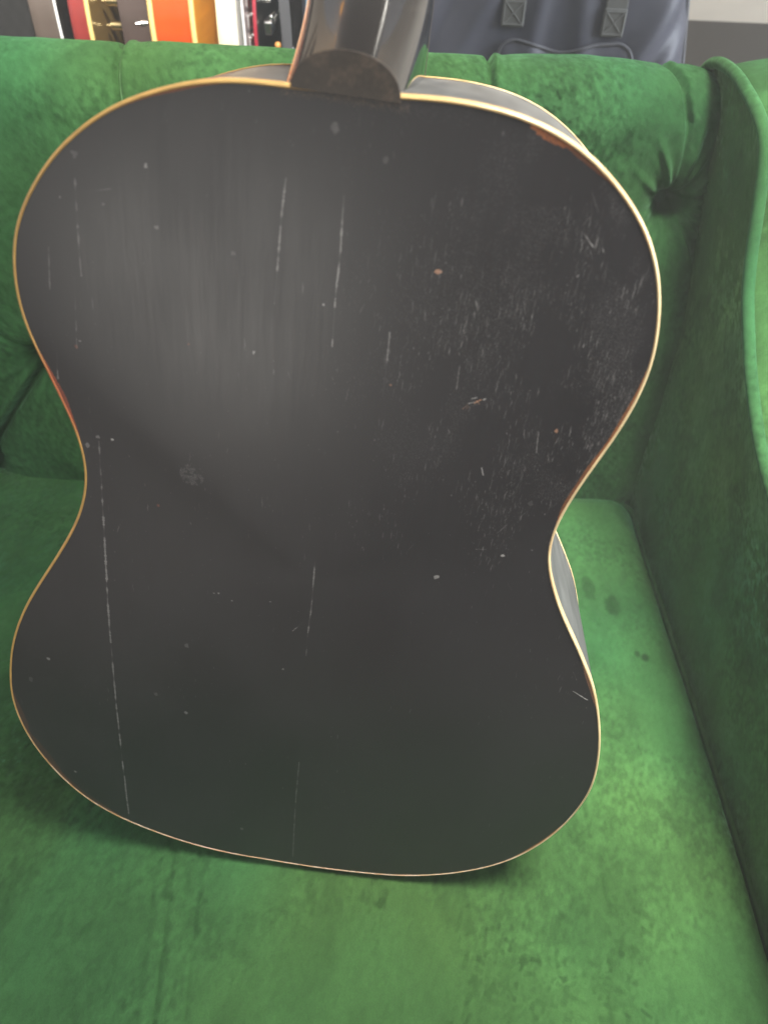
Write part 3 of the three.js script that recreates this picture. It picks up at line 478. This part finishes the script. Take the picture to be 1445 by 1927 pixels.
{ // dark cabinets behind
  const cloth = tex(128, 128, (u, v, x, y) => { const k = ((x >> 1) + (y >> 1)) % 2 ? 1 : 0.75; return [0.022 * k, 0.021 * k, 0.019 * k]; });
  const cm = new THREE.MeshStandardMaterial({ map: cloth, roughness: 0.85 });
  const cab = (label, x0, x1, y0, y1, z0, z1) => { const c = thing('amplifier_cabinet', label, 'amplifier', [(x0 + x1) / 2, y0, (z0 + z1) / 2]); part('case', rbox(x1 - x0, y1 - y0, z1 - z0, 0.008, [0, (y1 - y0) / 2, 0]), blackMatte, c); part('grille', rbox(x1 - x0 - 0.05, y1 - y0 - 0.05, 0.006, 0.002, [0, (y1 - y0) / 2, (z1 - z0) / 2 + 0.0035]), cm, c); return c; };
  cab('black amplifier cabinet at the far left behind the sofa', -1.15, -0.50, 0, 1.25, -1.9, -1.15);
  cab('tall black cabinet behind the row of guitars', -0.46, -0.06, 0, 0.832, -2.0, -1.62);
  cab('low dark cabinet right of the grey bag', 0.37, 1.25, 0, 0.712, -1.75, -1.30);
}
{ // hanging strap
  const s = thing('guitar_strap', 'dark grey woven guitar strap hanging in front of the black cabinet', 'strap', [BX(537), 0.70, -1.045]);
  const w = tex(64, 64, (u, v, x, y) => { const k = ((x >> 1) ^ (y >> 2)) % 2 ? 1 : 0.6; return [0.075 * k, 0.075 * k, 0.078 * k]; });
  part('webbing', grid(6, 40, (i, j) => { const y = lerp(0.01, 0.45, j / 39); return [lerp(-0.0062, 0.0062, i / 5) + 0.003 * Math.sin(y * 20), y, 0.004 * Math.sin(y * 16 + i * 0.2), i * 0.3, j * 0.4]; }), new THREE.MeshStandardMaterial({ map: w, roughness: 0.9, side: THREE.DoubleSide }), s);
  const kb = new THREE.SphereGeometry(0.004, 14, 10); kb.translate(-0.0095, 0.088, 0.0); part('button', kb, new THREE.MeshStandardMaterial({ color: new THREE.Color().setRGB(0.6, 0.25, 0.06), roughness: 0.4 }), s);
  const kb2 = new THREE.SphereGeometry(0.003, 14, 10); kb2.translate(0.0085, 0.084, 0.0); part('button', kb2, steel, s);
}
structure('front_wall', (() => { const g = new THREE.BoxGeometry(6, 3, 0.1); g.translate(0, 1.5, 2.76); return g; })(), new THREE.MeshStandardMaterial({ map: wallTex, roughness: 0.9 }), 'cream wall across the room from the sofa');
{ // glazed door across the room, seen only as the pale patch in the guitar's lacquer
  const d = thing('glazed_door', 'bright glazed door across the room, mirrored as a pale patch in the guitar', 'door', [DOOR.at[0], 0, 2.69]);
  part('pane', (() => { const g = new THREE.BoxGeometry(DOOR.w, DOOR.h, 0.01); g.translate(0, DOOR.at[1], 0); return g; })(), new THREE.MeshStandardMaterial({ color: 0x111111, emissive: new THREE.Color(1, 0.97, 0.9), emissiveIntensity: 0.6 }), d);
  part('frame', [rbox(0.08, DOOR.h, 0.05, 0.005, [-DOOR.w / 2 - 0.042, DOOR.h / 2, 0]), rbox(0.08, DOOR.h, 0.05, 0.005, [DOOR.w / 2 + 0.042, DOOR.h / 2, 0]), rbox(DOOR.w + 0.164, 0.08, 0.05, 0.005, [0, DOOR.h + 0.042, 0])], benchMat, d);
}
{ // padded bag
  const bag = thing('padded_bag', 'grey blue nylon gig bag with strap patches and a front pocket, standing behind the sofa', 'bag', [0.11, 0, -1.1]);
  const weave = tex(256, 256, (u, v, x, y) => { const n = fbm(u * 6, v * 6, 4, 0, 6), k = (0.86 + 0.3 * n) * ((x + y) % 2 ? 1.06 : 0.94); return [0.085 * k, 0.087 * k, 0.112 * k]; });
  const nylon = new THREE.MeshPhysicalMaterial({ map: weave, roughness: 0.5, sheen: 0.4, sheenColor: new THREE.Color().setRGB(0.2, 0.21, 0.26), sheenRoughness: 0.6 });
  const trim = new THREE.MeshStandardMaterial({ color: new THREE.Color().setRGB(0.12, 0.12, 0.135), roughness: 0.6 });
  const patchMat = new THREE.MeshStandardMaterial({ color: new THREE.Color().setRGB(0.15, 0.15, 0.14), roughness: 0.8 });
  const fold = (x, y) => { const f = (cx, k, w) => { const d = x - cx - (y - 0.8) * k; return Math.exp(-((d / w) ** 2)); }; return 0.010 * f(-0.055, 0.55, 0.018) + 0.009 * f(0.17, 0.55, 0.02) + 0.006 * f(0.215, 0.7, 0.014) + 0.006 * f(0.03, 0.1, 0.012) + 0.006 * f(0.09, -0.1, 0.014) - 0.006 * f(-0.085, 0.5, 0.014) - 0.006 * f(0.19, 0.6, 0.012) + 0.006 * (fbm(x * 14 + 5, y * 9, 3) - 0.5); };
  const wide = (y) => 0.2325 - 0.10 * 0 * y;
  const x1 = (y) => 0.236 - (y - 0.79) * 0.22;
  part('shell', grid(140, 170, (i, j) => { const y = lerp(0.01, 1.25, j / 169), t = i / 139, x = lerp(-0.26, x1(y), t), e = 0.06 * (1 - (Math.abs(2 * t - 1)) ** 14) - 0.005; return [x, y, e + fold(x, y), x * 3, y * 3]; }), nylon, bag);
  part('back_shell', grid(2, 2, (i, j) => [i ? x1(j * 1.24) : -0.26, j * 1.24, -0.06, i, j]), nylon, bag);
  part('shell_edge', grid(2, 20, (i, j) => { const y = lerp(0.01, 1.25, j / 19); return [x1(y), y, i ? -0.06 : -0.004, i, j]; }), nylon, bag);
  const pl = []; for (let k = 0; k <= 40; k++) { const y = lerp(0.02, 1.24, k / 40); pl.push(V(x1(y) - 0.0015, y, 0.0)); }
  part('piping', tube(pl, 0.0034, 120, 8), trim, bag);
  const Z = (x, y) => 0.057 + fold(x, y);
  for (const [cx, cy] of [[0.003, 0.834], [0.124, 0.828]]) {
    const p = part('strap_patch', rbox(0.0275, 0.029, 0.005, 0.002, [cx, cy, Z(cx, cy) + 0.002]), patchMat, bag);
    const st = []; const z = Z(cx, cy) + 0.0052, a = 0.0115;
    for (const [p0, p1] of [[[-a, -a], [a, a]], [[-a, a], [a, -a]], [[-a, -a], [a, -a]], [[a, -a], [a, a]], [[a, a], [-a, a]], [[-a, a], [-a, -a]]]) st.push(tube([V(cx + p0[0], cy + p0[1], z), V(cx + (p0[0] + p1[0]) / 2, cy + (p0[1] + p1[1]) / 2, z), V(cx + p1[0], cy + p1[1], z)], 0.0007, 12, 6));
    part('stitching', st, new THREE.MeshStandardMaterial({ color: new THREE.Color().setRGB(0.2, 0.2, 0.19), roughness: 0.8 }), p);
    part('webbing', rbox(0.026, 0.36, 0.004, 0.0015, [cx, cy + 0.18, Z(cx, cy + 0.02) + 0.0005]), patchMat, bag);
  }
  const q = []; const py0 = 0.40, py1 = 0.806;
  const sag = (x) => py1 - 0.004 * Math.cos((x - 0.075) * 40) * 0 - 0.011 * Math.exp(-(((x - 0.066) / 0.03) ** 2));
  for (const [x, y] of [[-0.012, py0], [-0.012, 0.6], [-0.012, 0.77], [-0.010, 0.79], [-0.004, 0.802], [0.008, 0.8065]]) q.push(V(x, y, Z(x, y) + 0.004));
  for (let k = 1; k < 12; k++) { const x = lerp(0.012, 0.132, k / 12); q.push(V(x, sag(x), Z(x, sag(x)) + 0.004)); }
  for (const [x, y] of [[0.138, 0.8065], [0.149, 0.801], [0.155, 0.789], [0.157, 0.77], [0.157, 0.6], [0.157, py0]]) q.push(V(x, y, Z(x, y) + 0.004));
  const pocket = part('pocket', grid(40, 60, (i, j) => { const x = lerp(-0.011, 0.156, i / 39), t = j / 59, edge = Math.min(1, Math.min(x + 0.012, 0.157 - x) / 0.02), y = lerp(py0, sag(x) - 0.016 * (1 - Math.sqrt(Math.max(0, 1 - (1 - edge) ** 2))), t); return [x, y, Z(x, y) + 0.001 + 0.006 * Math.min(1, edge * 2) * Math.min(1, (1 - t) * 30 + 0.3), x * 3, y * 3]; }), nylon, bag);
  part('piping', tube(q, 0.0021, 200, 8), trim, pocket);
}
// the soft panel lamp above the sofa, the side window and two amber lamps: outside the picture, seen in the lacquer
{
  const fm = new THREE.MeshStandardMaterial({ color: new THREE.Color().setRGB(0.7, 0.68, 0.64), roughness: 0.5 });
  const glow = (c, k) => new THREE.MeshStandardMaterial({ color: 0x080808, emissive: c, emissiveIntensity: k });
  const plate = (o, W, H) => { const g = rbox(W, H, 0.012, 0.004, [0, 0, -0.012]); return g; };
  for (const [k, l] of LAMPS.entries()) {
    const t = thing('dish_lamp', k ? 'small dish lamp aimed at the row of guitars behind the sofa' : 'large dish lamp above the right end of the sofa', 'lamp', l.at);
    t.lookAt(...l.to);                                               // own +z towards the target
    const dish = new THREE.LatheGeometry([[0.02, -0.17], [l.r * 0.5, -0.15], [l.r * 0.95, -0.06], [l.r + 0.012, -0.01], [l.r + 0.006, -0.008], [l.r * 0.9, -0.055], [0.02, -0.14]].map(([x, y]) => new THREE.Vector2(x, y)), 40); dish.rotateX(Math.PI / 2);
    part('dish', dish, fm, t);
    const d = new THREE.CylinderGeometry(l.r * 0.9, l.r * 0.9, 0.008, 40); d.rotateX(Math.PI / 2); d.translate(0, 0, -0.02); part('diffuser', d, glow(new THREE.Color(1, 0.98, 0.95), 1), t);
  }
  const frame = (a, b) => [rbox(0.05, 2 * b + 0.05, 0.05, 0.006, [-a, 0, -0.03]), rbox(0.05, 2 * b + 0.05, 0.05, 0.006, [a, 0, -0.03]), rbox(2 * a - 0.054, 0.05, 0.05, 0.006, [0, b, -0.03]), rbox(2 * a - 0.054, 0.05, 0.05, 0.006, [0, -b, -0.03])];
  const v = thing('side_window', 'shop window to the right of the sofa, outside the picture', 'window', SHOP.at);
  v.quaternion.copy(shopLight.quaternion); v.rotateY(Math.PI);
  part('pane', plate(v, SHOP.w, SHOP.h), glow(new THREE.Color().setRGB(0.86, 0.93, 1), 1), v); part('frame', frame(SHOP.w / 2 + 0.03, SHOP.h / 2 + 0.03), fm, v);
  for (const [k, p] of AMBER.entries()) {
    const l = thing('amber_lamp', k ? 'lower of two amber glass lamps hanging behind the sofa' : 'upper of two amber glass lamps hanging behind the sofa', 'lamp', p);
    part('shade', new THREE.SphereGeometry(0.085, 24, 16), glow(new THREE.Color().setRGB(1, 0.42, 0.06), 3.2), l);
    const c = new THREE.CylinderGeometry(0.004, 0.004, 2.9 - p[1], 8); c.translate(k ? 0.0 : 0.0, (2.9 - p[1]) / 2 + 0.09, k ? -0.1 : 0); part('cord', c, fm, l);
  }
}
renderer.render(scene, camera);
